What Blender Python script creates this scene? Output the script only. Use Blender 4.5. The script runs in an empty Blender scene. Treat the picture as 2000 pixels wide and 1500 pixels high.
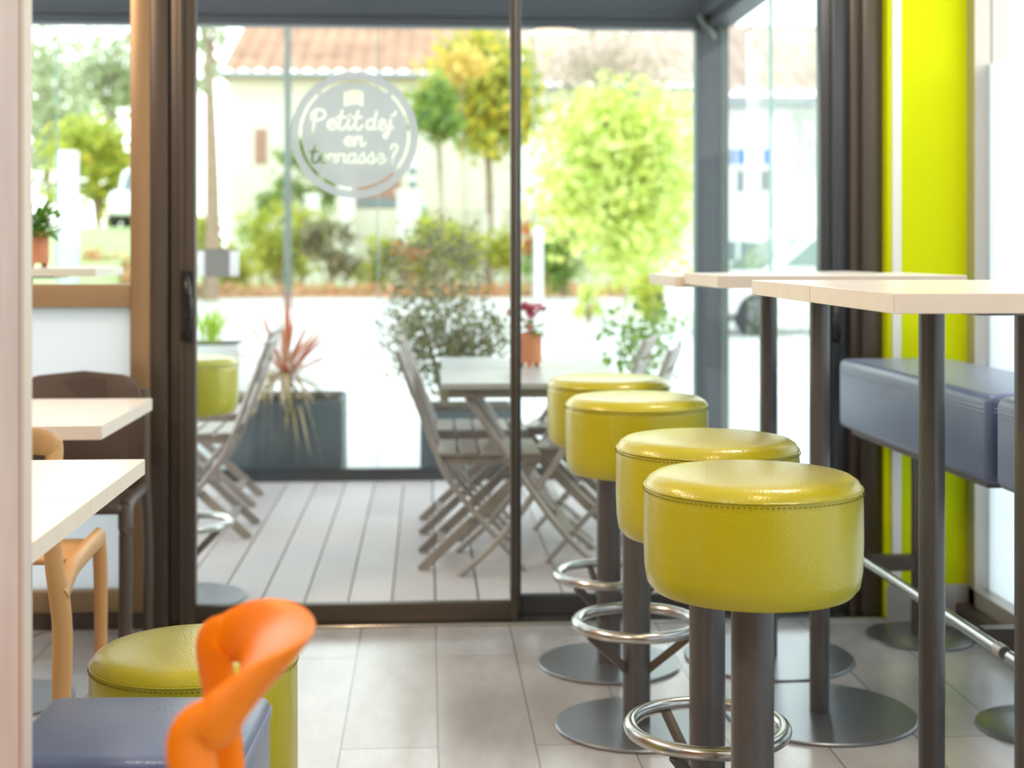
import bpy, bmesh, math, random
from mathutils import Vector, Matrix
PI = math.pi
random.seed(7)
SC = bpy.context.scene
COL = SC.collection

# ------------------------------------------------------------------ camera maths
F, CU, HV, CH = 2778.0, 1000.0, 488.0, 1.17      # focal length px, centre column, horizon row, eye height
TH = math.atan(166 / F)
ST, CT = math.sin(TH), math.cos(TH)

def at(u, v, Y):
    """point on the plane y=Y that the photo shows at column u, row v"""
    s = (u - CU) / F
    t = Y / (CT - s * ST)
    return Vector((t * (ST + s * CT), Y, CH + (HV - v) / F * t))

def onz(u, v, z):
    t = (CH - z) * F / (v - HV)
    s = (u - CU) / F
    return Vector((t * (ST + s * CT), t * (CT - s * ST), z))

# ------------------------------------------------------------------ materials
def lin(c):
    return tuple(((x / 255) / 12.92 if x / 255 <= .04045 else ((x / 255 + .055) / 1.055) ** 2.4) for x in c[:3]) + (1.0,)

def newmat(name):
    m = bpy.data.materials.new(name); m.use_nodes = True
    nt = m.node_tree
    return m, nt, nt.nodes['Principled BSDF']

def mat(name, c, rough=.5, metal=0, spec=.5, var=0.0, vscale=4, bump=0.0, bscale=200, bdist=.001, stretch=None, coat=0):
    m, nt, p = newmat(name)
    N, L = nt.nodes, nt.links
    p.inputs['Base Color'].default_value = lin(c)
    p.inputs['Roughness'].default_value = rough
    p.inputs['Metallic'].default_value = metal
    p.inputs['Specular IOR Level'].default_value = spec
    p.inputs['Coat Weight'].default_value = coat
    tc = N.new('ShaderNodeTexCoord'); mp = N.new('ShaderNodeMapping')
    L.new(tc.outputs['Object'], mp.inputs['Vector'])
    if stretch: mp.inputs['Scale'].default_value = stretch
    if var:
        n = N.new('ShaderNodeTexNoise'); n.inputs['Scale'].default_value = vscale; n.inputs['Detail'].default_value = 6
        L.new(mp.outputs[0], n.inputs['Vector'])
        r = N.new('ShaderNodeValToRGB')
        a = lin(c); r.color_ramp.elements[0].position = .3; r.color_ramp.elements[1].position = .7
        r.color_ramp.elements[0].color = tuple(x * (1 - var) for x in a[:3]) + (1,)
        r.color_ramp.elements[1].color = tuple(min(1, x * (1 + var)) for x in a[:3]) + (1,)
        L.new(n.outputs['Fac'], r.inputs['Fac']); L.new(r.outputs[0], p.inputs['Base Color'])
    if bump:
        n2 = N.new('ShaderNodeTexNoise'); n2.inputs['Scale'].default_value = bscale; n2.inputs['Detail'].default_value = 2
        L.new(mp.outputs[0], n2.inputs['Vector'])
        b = N.new('ShaderNodeBump'); b.inputs['Strength'].default_value = bump; b.inputs['Distance'].default_value = bdist
        L.new(n2.outputs['Fac'], b.inputs['Height']); L.new(b.outputs[0], p.inputs['Normal'])
    return m

def leather(name, c, rough=.4, coat=.7, sheen=.1):
    m, nt, p = newmat(name)
    N, L = nt.nodes, nt.links
    p.inputs['Base Color'].default_value = lin(c); p.inputs['Roughness'].default_value = rough
    p.inputs['Specular IOR Level'].default_value = .5
    p.inputs['Sheen Weight'].default_value = sheen; p.inputs['Sheen Roughness'].default_value = .35; p.inputs['Coat Weight'].default_value = coat; p.inputs['Coat Roughness'].default_value = .2; p.inputs['Coat IOR'].default_value = 1.5
    tc = N.new('ShaderNodeTexCoord')
    v = N.new('ShaderNodeTexVoronoi'); v.inputs['Scale'].default_value = 260
    L.new(tc.outputs['Object'], v.inputs['Vector'])
    n = N.new('ShaderNodeTexNoise'); n.inputs['Scale'].default_value = 14; n.inputs['Detail'].default_value = 3
    L.new(tc.outputs['Object'], n.inputs['Vector'])
    ad = N.new('ShaderNodeMath'); ad.operation = 'MULTIPLY_ADD'; ad.inputs[1].default_value = 1.5
    L.new(n.outputs['Fac'], ad.inputs[0]); L.new(v.outputs['Distance'], ad.inputs[2])
    b = N.new('ShaderNodeBump'); b.inputs['Strength'].default_value = .5; b.inputs['Distance'].default_value = .0009
    L.new(ad.outputs[0], b.inputs['Height']); L.new(b.outputs[0], p.inputs['Normal'])
    b2 = N.new('ShaderNodeBump'); b2.inputs['Strength'].default_value = .3; b2.inputs['Distance'].default_value = .0006
    L.new(ad.outputs[0], b2.inputs['Height']); L.new(b2.outputs[0], p.inputs['Coat Normal'])
    return m

def leafmat(name, cols, trans=.35):
    m, nt, p = newmat(name)
    N, L = nt.nodes, nt.links
    g = N.new('ShaderNodeNewGeometry'); r = N.new('ShaderNodeValToRGB')
    els = r.color_ramp.elements
    while len(els) < len(cols): els.new(.5)
    for i, c in enumerate(cols):
        els[i].position = i / max(1, len(cols) - 1); els[i].color = lin(c)
    L.new(g.outputs['Random Per Island'], r.inputs['Fac'])
    L.new(r.outputs[0], p.inputs['Base Color']); p.inputs['Roughness'].default_value = .5
    t = N.new('ShaderNodeBsdfTranslucent'); L.new(r.outputs[0], t.inputs['Color'])
    mx = N.new('ShaderNodeMixShader'); mx.inputs[0].default_value = trans
    L.new(p.outputs[0], mx.inputs[1]); L.new(t.outputs[0], mx.inputs[2])
    L.new(mx.outputs[0], N['Material Output'].inputs['Surface'])
    return m

def glassmat(name, tint=(250, 253, 252), refl=1.0):
    m, nt, p = newmat(name)
    N, L = nt.nodes, nt.links
    N.remove(p)
    tr = N.new('ShaderNodeBsdfTransparent'); tr.inputs['Color'].default_value = lin(tint)
    gl = N.new('ShaderNodeBsdfGlossy'); gl.inputs['Roughness'].default_value = .01
    fr = N.new('ShaderNodeFresnel'); fr.inputs['IOR'].default_value = 1.45
    mu = N.new('ShaderNodeMath'); mu.operation = 'MULTIPLY'; mu.inputs[1].default_value = refl
    gm = N.new('ShaderNodeNewGeometry'); fb = N.new('ShaderNodeMath'); fb.operation = 'SUBTRACT'; fb.inputs[0].default_value = 1
    L.new(gm.outputs['Backfacing'], fb.inputs[1]); m2 = N.new('ShaderNodeMath'); m2.operation = 'MULTIPLY'
    L.new(fr.outputs[0], mu.inputs[0]); L.new(mu.outputs[0], m2.inputs[0]); L.new(fb.outputs[0], m2.inputs[1])
    mx = N.new('ShaderNodeMixShader')
    L.new(m2.outputs[0], mx.inputs[0]); L.new(tr.outputs[0], mx.inputs[1]); L.new(gl.outputs[0], mx.inputs[2])
    L.new(mx.outputs[0], N['Material Output'].inputs['Surface'])
    return m

def filmmat(name, c, clear=.1):
    """etched film: scatters the daylight that comes through it"""
    m, nt, p = newmat(name)
    N, L = nt.nodes, nt.links
    N.remove(p)
    d = N.new('ShaderNodeBsdfDiffuse'); d.inputs['Color'].default_value = lin(c)
    t = N.new('ShaderNodeBsdfTranslucent'); t.inputs['Color'].default_value = lin(c)
    a = N.new('ShaderNodeMixShader'); a.inputs[0].default_value = .7
    L.new(d.outputs[0], a.inputs[1]); L.new(t.outputs[0], a.inputs[2])
    tr = N.new('ShaderNodeBsdfTransparent')
    b = N.new('ShaderNodeMixShader'); b.inputs[0].default_value = clear
    L.new(a.outputs[0], b.inputs[1]); L.new(tr.outputs[0], b.inputs[2])
    L.new(b.outputs[0], N['Material Output'].inputs['Surface'])
    return m

def floormat():
    m, nt, p = newmat('floor_tile')
    N, L = nt.nodes, nt.links
    g = N.new('ShaderNodeNewGeometry'); sx = N.new('ShaderNodeSeparateXYZ'); cx = N.new('ShaderNodeCombineXYZ')
    L.new(g.outputs['Position'], sx.inputs[0])
    a1 = N.new('ShaderNodeMath'); a1.operation = 'ADD'; a1.inputs[1].default_value = 15 - 3.35 - 1.5 * 0
    a2 = N.new('ShaderNodeMath'); a2.operation = 'ADD'; a2.inputs[1].default_value = .2292 * 40 - .027
    L.new(sx.outputs['Y'], a1.inputs[0]); L.new(sx.outputs['X'], a2.inputs[0])
    L.new(a1.outputs[0], cx.inputs['X']); L.new(a2.outputs[0], cx.inputs['Y'])
    b = N.new('ShaderNodeTexBrick')
    b.offset = .5; b.offset_frequency = 2; b.squash = 1
    b.inputs['Scale'].default_value = 1; b.inputs['Brick Width'].default_value = 1.5; b.inputs['Row Height'].default_value = .2292
    b.inputs['Mortar Size'].default_value = .0022; b.inputs['Mortar Smooth'].default_value = .2
    b.inputs['Color1'].default_value = lin((190, 189, 190)); b.inputs['Color2'].default_value = lin((176, 173, 172)); b.inputs['Mortar'].default_value = lin((120, 116, 112))
    L.new(cx.outputs[0], b.inputs['Vector'])
    n = N.new('ShaderNodeTexNoise'); n.inputs['Scale'].default_value = 5; n.inputs['Detail'].default_value = 8; n.inputs['Roughness'].default_value = .65
    mp = N.new('ShaderNodeMapping'); mp.inputs['Scale'].default_value = (2.2, .8, 1)
    L.new(g.outputs['Position'], mp.inputs[0]); L.new(mp.outputs[0], n.inputs['Vector'])
    r = N.new('ShaderNodeValToRGB'); r.color_ramp.elements[0].position = .3; r.color_ramp.elements[1].position = .72
    r.color_ramp.elements[0].color = (.72, .70, .68, 1); r.color_ramp.elements[1].color = (1, 1, 1, 1)
    L.new(n.outputs['Fac'], r.inputs['Fac'])
    mx = N.new('ShaderNodeMix'); mx.data_type = 'RGBA'; mx.blend_type = 'MULTIPLY'; mx.inputs['Factor'].default_value = .8
    L.new(b.outputs['Color'], mx.inputs['A']); L.new(r.outputs[0], mx.inputs['B'])
    L.new(mx.outputs['Result'], p.inputs['Base Color'])
    p.inputs['Roughness'].default_value = .19; p.inputs['Specular IOR Level'].default_value = .85
    bp = N.new('ShaderNodeBump'); bp.inputs['Strength'].default_value = .25; bp.inputs['Distance'].default_value = .002; bp.invert = True
    L.new(b.outputs['Fac'], bp.inputs['Height']); L.new(bp.outputs[0], p.inputs['Normal'])
    return m

def deckmat():
    m, nt, p = newmat('deck_board')
    N, L = nt.nodes, nt.links
    g = N.new('ShaderNodeNewGeometry'); r = N.new('ShaderNodeValToRGB')
    r.color_ramp.elements[0].color = lin((206, 194, 191)); r.color_ramp.elements[1].color = lin((224, 214, 211))
    L.new(g.outputs['Random Per Island'], r.inputs['Fac']); L.new(r.outputs[0], p.inputs['Base Color'])
    w = N.new('ShaderNodeTexWave'); w.bands_direction = 'X'; w.inputs['Scale'].default_value = 30
    L.new(g.outputs['Position'], w.inputs['Vector'])
    mm = N.new('ShaderNodeMix'); mm.data_type = 'RGBA'; mm.blend_type = 'MULTIPLY'; mm.inputs['Factor'].default_value = .3
    L.new(r.outputs[0], mm.inputs['A']); L.new(w.outputs['Color'], mm.inputs['B']); L.new(mm.outputs['Result'], p.inputs['Base Color'])
    b = N.new('ShaderNodeBump'); b.inputs['Strength'].default_value = .5; b.inputs['Distance'].default_value = .004
    L.new(w.outputs['Fac'], b.inputs['Height']); L.new(b.outputs[0], p.inputs['Normal'])
    p.inputs['Roughness'].default_value = .55
    return m

M = dict(
    lime=leather('lime_leather', (190, 182, 0)), navy=leather('navy_leather', (96, 114, 152), .36, .35, .25),
    seam=mat('lime_seam', (120, 112, 20), .6), navyseam=mat('navy_seam', (150, 160, 190), .5),
    pole=mat('grey_pole', (104, 101, 100), .32, .4, bump=.08, bscale=900),
    disc=mat('brushed_disc', (150, 152, 156), .3, .8, bump=.03, bscale=400),
    steel=mat('brushed_steel', (205, 203, 198), .24, 1.0, bump=.03, bscale=600),
    strut=mat('strut_metal', (110, 98, 88), .35, .7),
    white=mat('white_laminate', (240, 237, 232), .28, var=.02, vscale=8), edge=mat('cream_edge', (238, 228, 216), .45, var=.03, vscale=20),
    lime_wall=mat('lime_paint', (210, 222, 0), .7, spec=.15, bump=.12, bscale=260, bdist=.002, var=.02, vscale=3),
    white_paint=mat('white_paint', (235, 235, 232), .5, bump=.05, bscale=200), wall=mat('pale_wall', (222, 216, 206), .7, bump=.08, bscale=180),
    brown_wall=mat('darkened_brown_wall', (112, 88, 68), .7, bump=.08, bscale=180), ceiling=mat('ceiling_paint', (235, 230, 222), .8, bump=.05, bscale=150),  # unseen walls coloured dark to keep reflections from behind dim
    skirt=mat('grey_skirting', (176, 172, 168), .4, var=.06, vscale=9),
    frame=mat('lamp_tinted_frame', (84, 76, 68), .36, .3, bump=.05, bscale=800), dark=mat('anthracite_frame', (66, 68, 72), .38, .3, bump=.05, bscale=700),  # first is anthracite too, with warm lamplight put into its brown tone
    lamplit=mat('lamplit_frame', (160, 134, 102), .35, .35, bump=.04, bscale=700), black=mat('black_plastic', (30, 28, 27), .25),  # aluminium frame; warm lamplight is put into its tan colour
    terrace=mat('terrace_frame', (78, 82, 88), .42, .3, bump=.05, bscale=500), alu=mat('pale_aluminium', (186, 180, 172), .35, .5),
    glass=glassmat('clear_glass'), tglass=glassmat('terrace_glass', (250, 253, 252), .8), gedge=mat('glass_edge', (150, 190, 182), .2),
    frost=filmmat('frosted_film', (238, 244, 248)), sticker=filmmat('white_sticker', (192, 196, 198), .08),
    floor=floormat(), deck=deckmat(),
    plank=mat('pale_oak_board', (220, 218, 222), .5, var=.10, vscale=7, stretch=(6, 6, .6), bump=.1, bscale=60), plankedge=mat('pale_edge_band', (214, 206, 198), .5), redline=mat('board_glue_line', (120, 80, 84), .6),
    oak=mat('oak_plastic', (206, 160, 104), .38, var=.05, vscale=5), mocha=mat('mocha_plastic', (86, 74, 66), .42, bump=.06, bscale=700), orange=mat('orange_plastic', (254, 136, 0), .36, spec=.35),
    garden_wood=mat('grey_brown_wood', (150, 138, 130), .36, spec=.7, var=.12, vscale=8, stretch=(2, 2, .5), bump=.1, bscale=90), garden_top=mat('sky_pale_slat', (186, 184, 184), .28, spec=.8, var=.05, vscale=6), bolt=mat('bolt_metal', (190, 190, 190), .3, .9),  # table slats paler than the wood: sky reflection put into the colour
    planter=mat('slate_planter', (92, 98, 106), .5, bump=.06, bscale=60), wplanter=mat('white_planter', (236, 238, 240), .5, bump=.05, bscale=80),
    terracotta=mat('terracotta', (216, 138, 100), .6, var=.05, vscale=14, bump=.05, bscale=120), soil=mat('soil', (72, 54, 40), .9, bump=.6, bscale=90, bdist=.01),
    bark=mat('bark', (150, 128, 104), .8, var=.2, vscale=8, bump=.5, bscale=30, bdist=.01), twig=mat('twig_bark', (186, 172, 156), .8, var=.1, vscale=5),
    road=mat('pale_tarmac', (226, 224, 220), .8, var=.04, vscale=.6, bump=.1, bscale=30), litter=mat('leaf_litter_soil', (206, 168, 130), .9, var=.25, vscale=1.2, bump=.4, bscale=8, bdist=.05),
    lawn=mat('pale_lawn', (188, 204, 140), .9, var=.15, vscale=.8, bump=.4, bscale=20, bdist=.04),
    render=mat('cream_render', (226, 220, 204), .85, var=.03, vscale=.5, bump=.1, bscale=20), shutter=mat('brown_shutter', (168, 128, 112), .6, var=.05, vscale=3),
    tile=mat('roof_tile', (190, 146, 118), .8, var=.24, vscale=.9, bump=.3, bscale=6, bdist=.03), tile_pale=mat('faded_roof_tile', (206, 178, 162), .8, var=.16, vscale=.9, bump=.3, bscale=6, bdist=.03), gutter=mat('zinc_gutter', (150, 156, 160), .4, .5), pane=mat('dark_pane', (120, 130, 136), .15),
    concrete=mat('white_concrete', (244, 242, 238), .8, bump=.1, bscale=20), blue=mat('blue_sign_paint', (70, 120, 220), .5), greenpanel=mat('green_glass_panel', (182, 200, 178), .3),
    carwhite=mat('white_car_paint', (244, 246, 248), .25, coat=.6), carglass=mat('car_window', (120, 138, 140), .1), tyre=mat('tyre_rubber', (46, 46, 48), .8), lamp=mat('car_lamp', (220, 90, 80), .2),
    paleteal=mat('pale_teal_paint', (190, 214, 210), .5), teal=mat('teal_paint', (110, 170, 176), .5), greymetal=mat('grey_street_metal', (104, 112, 108), .5, .3), panelgrey=mat('grey_panel', (134, 132, 128), .5), globe=mat('opal_globe', (250, 250, 250), .2),
    louvre=mat('terrace_louvre', (150, 146, 140), .5), warmwood=mat('warm_wood_slat', (190, 150, 112), .5, var=.08, vscale=5, stretch=(.5, 6, 6)),
)
M['lf_lime'] = leafmat('lime_leaves', [(220, 232, 130), (244, 246, 176), (190, 214, 100), (250, 244, 150)], .45)  # whitened: outdoor haze and glare are put into the leaf colour
M['lf_tree'] = leafmat('yellow_green_leaves', [(150, 180, 84), (206, 206, 92), (236, 212, 70), (132, 160, 84)], .4)
M['lf_yellow'] = leafmat('yellow_leaves', [(232, 204, 96), (240, 220, 130), (216, 180, 80)], .4)  # desaturated so the leaf colour carries the haze
M['lf_green'] = leafmat('green_leaves', [(120, 150, 72), (160, 182, 84), (96, 128, 66)], .35)
M['lf_hedge'] = leafmat('hedge_leaves', [(182, 196, 74), (216, 220, 96), (150, 172, 72), (222, 206, 84)], .4)
M['lf_olive'] = leafmat('olive_leaves', [(138, 134, 98), (160, 154, 114), (112, 114, 82)], .3)
M['lf_pale'] = leafmat('pale_leaves', [(186, 196, 160), (204, 208, 176), (170, 184, 136)], .45)  # washed-out haze of the far trees is in the leaf colour
M['lf_bare'] = leafmat('bare_twigs', [(176, 160, 142), (200, 184, 166), (150, 142, 116)], .2)
M['lf_pot'] = leafmat('potted_leaves', [(62, 104, 34), (110, 160, 40), (88, 130, 40)], .25)
M['lf_litter'] = leafmat('fallen_leaves', [(214, 150, 110), (236, 180, 140), (196, 150, 100), (190, 186, 110)], .2)
M['lf_red'] = leafmat('red_blades', [(228, 110, 104), (204, 124, 96), (196, 150, 110), (214, 170, 140)], .3)
M['lf_straw'] = leafmat('straw_blades', [(206, 178, 138), (226, 206, 180), (184, 160, 84)], .3)
M['lf_grass'] = leafmat('grass_blades', [(176, 206, 30), (200, 222, 60)], .4)
M['petal'] = leafmat('pink_petals', [(206, 84, 110), (232, 150, 160), (170, 60, 84)], .3)
M['lf_redbush'] = leafmat('red_bush_leaves', [(220, 120, 84), (230, 160, 90), (200, 190, 90)], .3)

# ------------------------------------------------------------------ mesh builder
class MB:
    def __init__(s): s.b = bmesh.new()
    def box(s, x0, x1, y0, y1, z0, z1, m=None):
        vs = [s.b.verts.new(p) for p in ((x0, y0, z0), (x1, y0, z0), (x1, y1, z0), (x0, y1, z0), (x0, y0, z1), (x1, y0, z1), (x1, y1, z1), (x0, y1, z1))]
        if m:
            for v in vs: v.co = m @ v.co
        for f in ((0, 3, 2, 1), (4, 5, 6, 7), (0, 1, 5, 4), (1, 2, 6, 5), (2, 3, 7, 6), (3, 0, 4, 7)): s.b.faces.new([vs[i] for i in f])
        return s
    def bar(s, p, q, w, h, up=(0, 0, 1)):
        """rectangular bar from p to q, w across, h along up"""
        p, q = Vector(p), Vector(q); d = (q - p).normalized()
        x = d.cross(Vector(up)).normalized(); y = x.cross(d).normalized()
        vs = [s.b.verts.new(c + x * a * w / 2 + y * b * h / 2) for c in (p, q) for a, b in ((-1, -1), (1, -1), (1, 1), (-1, 1))]
        for f in ((3, 2, 1, 0), (4, 5, 6, 7), (0, 1, 5, 4), (1, 2, 6, 5), (2, 3, 7, 6), (3, 0, 4, 7)): s.b.faces.new([vs[i] for i in f])
        return s
    def tube(s, path, r, seg=16, flat=None, cap=True, up=(0, 0, 1), closed=False):
        """round (or flattened) tube along a path; r a number or one per point; flat = (a, b) section factors"""
        path = [Vector(p) for p in path]; n = len(path)
        rs = r if isinstance(r, (list, tuple)) else [r] * n
        rings = []
        for i, p in enumerate(path):
            a = path[(i - 1) % n] if (closed or i) else p; c = path[(i + 1) % n] if (closed or i < n - 1) else p
            d = (c - a).normalized()
            u = Vector(up)
            if abs(d.dot(u)) > .98: u = Vector((1, 0, 0)) if abs(d.x) < .9 else Vector((0, 1, 0))
            x = d.cross(u).normalized(); y = x.cross(d).normalized()
            fa, fb = (flat[i] if isinstance(flat, list) else flat) if flat else (1, 1)
            rings.append([s.b.verts.new(p + x * math.cos(t) * rs[i] * fa + y * math.sin(t) * rs[i] * fb) for t in (2 * PI * k / seg for k in range(seg))])
        m = n if closed else n - 1
        for i in range(m):
            A, B = rings[i], rings[(i + 1) % n]
            for k in range(seg): s.b.faces.new((A[k], A[(k + 1) % seg], B[(k + 1) % seg], B[k]))
        if cap and not closed:
            s.b.faces.new(rings[0][::-1]); s.b.faces.new(rings[-1])
        return s
    def lathe(s, prof, seg=64, c=(0, 0, 0)):
        c = Vector(c); rings = []
        for r, z in prof:
            if r < 1e-6: rings.append([s.b.verts.new(c + Vector((0, 0, z)))])
            else: rings.append([s.b.verts.new(c + Vector((r * math.cos(2 * PI * k / seg), r * math.sin(2 * PI * k / seg), z))) for k in range(seg)])
        for A, B in zip(rings, rings[1:]):
            for k in range(seg):
                l = (k + 1) % seg
                if len(A) == 1 and len(B) == 1: continue
                if len(A) == 1: s.b.faces.new((A[0], B[l], B[k]))
                elif len(B) == 1: s.b.faces.new((A[k], A[l], B[0]))
                else: s.b.faces.new((A[k], A[l], B[l], B[k]))
        return s
    def torus(s, R, r, c=(0, 0, 0), seg=64, rs=14):
        c = Vector(c)
        return s.tube([c + Vector((R * math.cos(2 * PI * k / seg), R * math.sin(2 * PI * k / seg), 0)) for k in range(seg)], r, rs, closed=True)
    def quad(s, *p):
        s.b.faces.new([s.b.verts.new(x) for x in p]); return s
    def prism(s, outline, a, b, axis='y'):
        """outline in the plane across axis, extruded from a to b along it"""
        def P(p, t): return {'y': (p[0], t, p[1]), 'x': (t, p[0], p[1]), 'z': (p[0], p[1], t)}[axis]
        A = [s.b.verts.new(P(p, a)) for p in outline]; B = [s.b.verts.new(P(p, b)) for p in outline]; n = len(A)
        s.b.faces.new(A); s.b.faces.new(B[::-1])
        for i in range(n): s.b.faces.new((A[i], B[i], B[(i + 1) % n], A[(i + 1) % n]))
        return s
    def leaf(s, p, d, l, w, droop=0.0, seg=2):
        """blade of length l, width w from p along d"""
        p, d = Vector(p), Vector(d).normalized()
        x = d.cross(Vector((0, 0, 1)))
        x = x.normalized() if x.length > 1e-3 else Vector((1, 0, 0))
        L, R = [], []
        for i in range(seg + 1):
            t = i / seg; ww = w * (.35 + 1.3 * t if t < .5 else 1.0 * (1.02 - t) * 2) * .5
            c = p + d * l * t + Vector((0, 0, -droop * l * t * t))
            L.append(s.b.verts.new(c - x * ww)); R.append(s.b.verts.new(c + x * ww))
        for i in range(seg): s.b.faces.new((L[i], R[i], R[i + 1], L[i + 1]))
        return s
    def card(s, p, size, rnd):
        a = Vector((rnd.gauss(0, 1), rnd.gauss(0, 1), rnd.gauss(0, 1))).normalized()
        b = a.cross(Vector((rnd.gauss(0, 1), rnd.gauss(0, 1), rnd.gauss(0, 1)))).normalized()
        p = Vector(p); h = size * rnd.uniform(.6, 1.3)
        vs = [s.b.verts.new(p + a * h * x + b * h * y) for x, y in ((-.5, 0), (-.1, -.26), (.5, 0), (-.1, .26))]
        s.b.faces.new(vs)
        return s
    def bevel(s, off, seg=3, edges=None):
        es = [e for e in s.b.edges if edges is None or edges(e)]
        bmesh.ops.bevel(s.b, geom=es, offset=off, segments=seg, profile=.5, affect='EDGES', clamp_overlap=True)
        return s
    def rot(s, ang, axis='Z', c=(0, 0, 0)):
        bmesh.ops.rotate(s.b, verts=s.b.verts, cent=c, matrix=Matrix.Rotation(ang, 3, axis)); return s
    def move(s, v):
        bmesh.ops.translate(s.b, verts=s.b.verts, vec=v); return s
    def build(s, name, m, parent=None, loc=None, flatn=False, normals=True):
        if normals: bmesh.ops.recalc_face_normals(s.b, faces=s.b.faces)
        if not flatn:
            for f in s.b.faces: f.smooth = True
            for e in s.b.edges:
                if len(e.link_faces) == 2 and e.calc_face_angle(0) > .65: e.smooth = False
        me = bpy.data.meshes.new(name); s.b.to_mesh(me); s.b.free()
        me.materials.append(m)
        o = bpy.data.objects.new(name, me); COL.objects.link(o)
        if parent: o.parent = parent
        if loc is not None: o.location = loc
        return o

def spline(pts, n=8):
    pts = [Vector(p) for p in pts]; P = [pts[0]] + pts + [pts[-1]]; out = []
    for i in range(1, len(P) - 2):
        a, b, c, d = P[i - 1:i + 3]
        for k in range(n):
            t = k / n
            out.append(.5 * ((2 * b) + (c - a) * t + (2 * a - 5 * b + 4 * c - d) * t * t + (3 * b - a - 3 * c + d) * t ** 3))
    return out + [pts[-1]]

def tag(o, label, cat, group=None, kind=None):
    o['label'] = label; o['category'] = cat
    if group: o['group'] = group
    if kind: o['kind'] = kind
    return o

def thing(name, loc, label, cat, group=None, rz=0):
    o = bpy.data.objects.new(name, None); o.empty_display_size = .1; COL.objects.link(o)
    o.location = loc; o.rotation_euler = (0, 0, rz)
    return tag(o, label, cat, group)

def struct(o, label=None, cat=None):
    o['kind'] = 'structure'
    if label: o['label'] = label
    if cat: o['category'] = cat
    return o

def root(name, loc=(0, 0, 0)):
    o = bpy.data.objects.new(name, None); COL.objects.link(o); o.location = loc
    return o

def copy_tree(o, parent=None):
    c = o.copy(); COL.objects.link(c)
    if parent: c.parent = parent
    for ch in list(o.children): copy_tree(ch, c)
    return c

# ================================================================== the room
FY = 4.45                                   # inner face of the facade
XL, XR, YB, ZC = -3.0, 1.76, -2.6, 2.75
struct(MB().box(XL - .1, XR + .1, YB - .1, FY + .12, -.12, 0).build('floor', M['floor']), 'grey plank-format floor tiles', 'floor')
struct(MB().box(XL - .1, XR + .1, YB - .1, FY + .12, ZC, ZC + .12).build('ceiling', M['ceiling']), 'pale cafe ceiling', 'ceiling')
struct(MB().box(XL - .1, XL, YB, FY, 0, ZC).build('wall_left', M['brown_wall']), 'brown wall left of the camera', 'wall')
struct(MB().box(XL, XR, YB - .1, YB, 0, ZC).build('wall_back', M['brown_wall']), 'brown wall behind the camera', 'wall')
# facade above the openings, and left of the window
struct(MB().box(XL, XR, FY + .02, FY + .14, 2.3, ZC).box(XL, -2.5, FY + .02, FY + .14, 0, 2.3).build('wall_front', M['wall']), 'pale wall above the glazing', 'wall')
# lime column right of the door with white corner trim
cw = MB().box(1.497, XR, FY - .03, FY + .14, 0, ZC)
struct(cw.build('wall_right', M['lime_wall']), 'lime green wall strip between sliding door and right window', 'wall')
struct(MB().box(1.455, 1.4975, FY - .028, FY + .14, 0, ZC).build('wall_return', M['lime_wall']), 'lime green return beside the door frame', 'wall')
struct(MB().box(1.468, 1.4975, FY - .036, FY - .028, .11, ZC).bevel(.002, 1).build('trim_1', M['white_paint']), 'white corner trim on lime wall', 'trim')
struct(MB().box(1.45, XR - .02, FY - .045, FY - .0301, 0, .112).bevel(.003, 2).build('baseboard_front', M['skirt']), 'grey skirting under lime wall', 'skirting')

# right-hand window wall: floor-to-ceiling panes, frosted to about eye height
w2 = root('window_2', (XR, 0, 0)); struct(w2, 'tall right-hand window with frosted lower glass', 'window')
wf = MB()
for y0, y1 in ((4.355, 4.42), (2.75, 2.83), (1.15, 1.23), (-.5, -.42), (-2.1, -2.02)): wf.box(-.05, .06, y0, y1, .055, 2.5)
wf.box(-.05, .06, -2.1, 4.42, .055, .105).box(-.05, .06, -2.1, 4.42, 2.44, 2.5)
wf.build('window_frame', M['alu'], w2)
gp = MB(); fp = MB()
for y0, y1 in ((2.83, 4.355), (1.23, 2.75), (-.42, 1.15), (-2.02, -.5)):
    gp.box(.0, .008, y0, y1, .105, 2.44); fp.box(-.004, -.001, y0, y1, .105, 1.75)
gp.build('glass', M['glass'], w2); fp.build('frosted_film', M['frost'], w2)
MB().box(-.09, .06, -2.1, 4.42, 0, .055).bevel(.006, 2).build('window_sill', M['frame'], w2)
struct(MB().box(XR, XR + .1, YB, FY, 2.5, ZC).box(XR, XR + .1, YB, -2.1, 0, 2.5).build('wall_side', M['wall']), 'pale wall above the right window', 'wall')

# left-hand fixed window
w1 = root('window_1', (0, FY, 0)); struct(w1, 'champagne aluminium window with frosted lower pane', 'window')
wf = MB()
wf.box(-.915, -.853, 0, .09, .05, 2.3)
wf.box(-2.5, -2.44, 0, .09, .05, 2.3)
wf.box(-2.44, -.915, .004, .085, .992, 1.064).box(-2.44, -.915, .004, .085, .05, .118).box(-2.44, -.915, .004, .085, 2.24, 2.3)
wf.bevel(.004, 2).build('window_frame', M['lamplit'], w1)
MB().box(-2.44, -.915, .035, .043, 1.064, 2.24).build('glass', M['glass'], w1)
MB().box(-2.44, -.915, .035, .043, .118, .992).build('frosted_pane', M['frost'], w1)
MB().box(-2.5, -.853, .0, .1, 0, .05).build('window_sill', M['frame'], w1)

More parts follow.
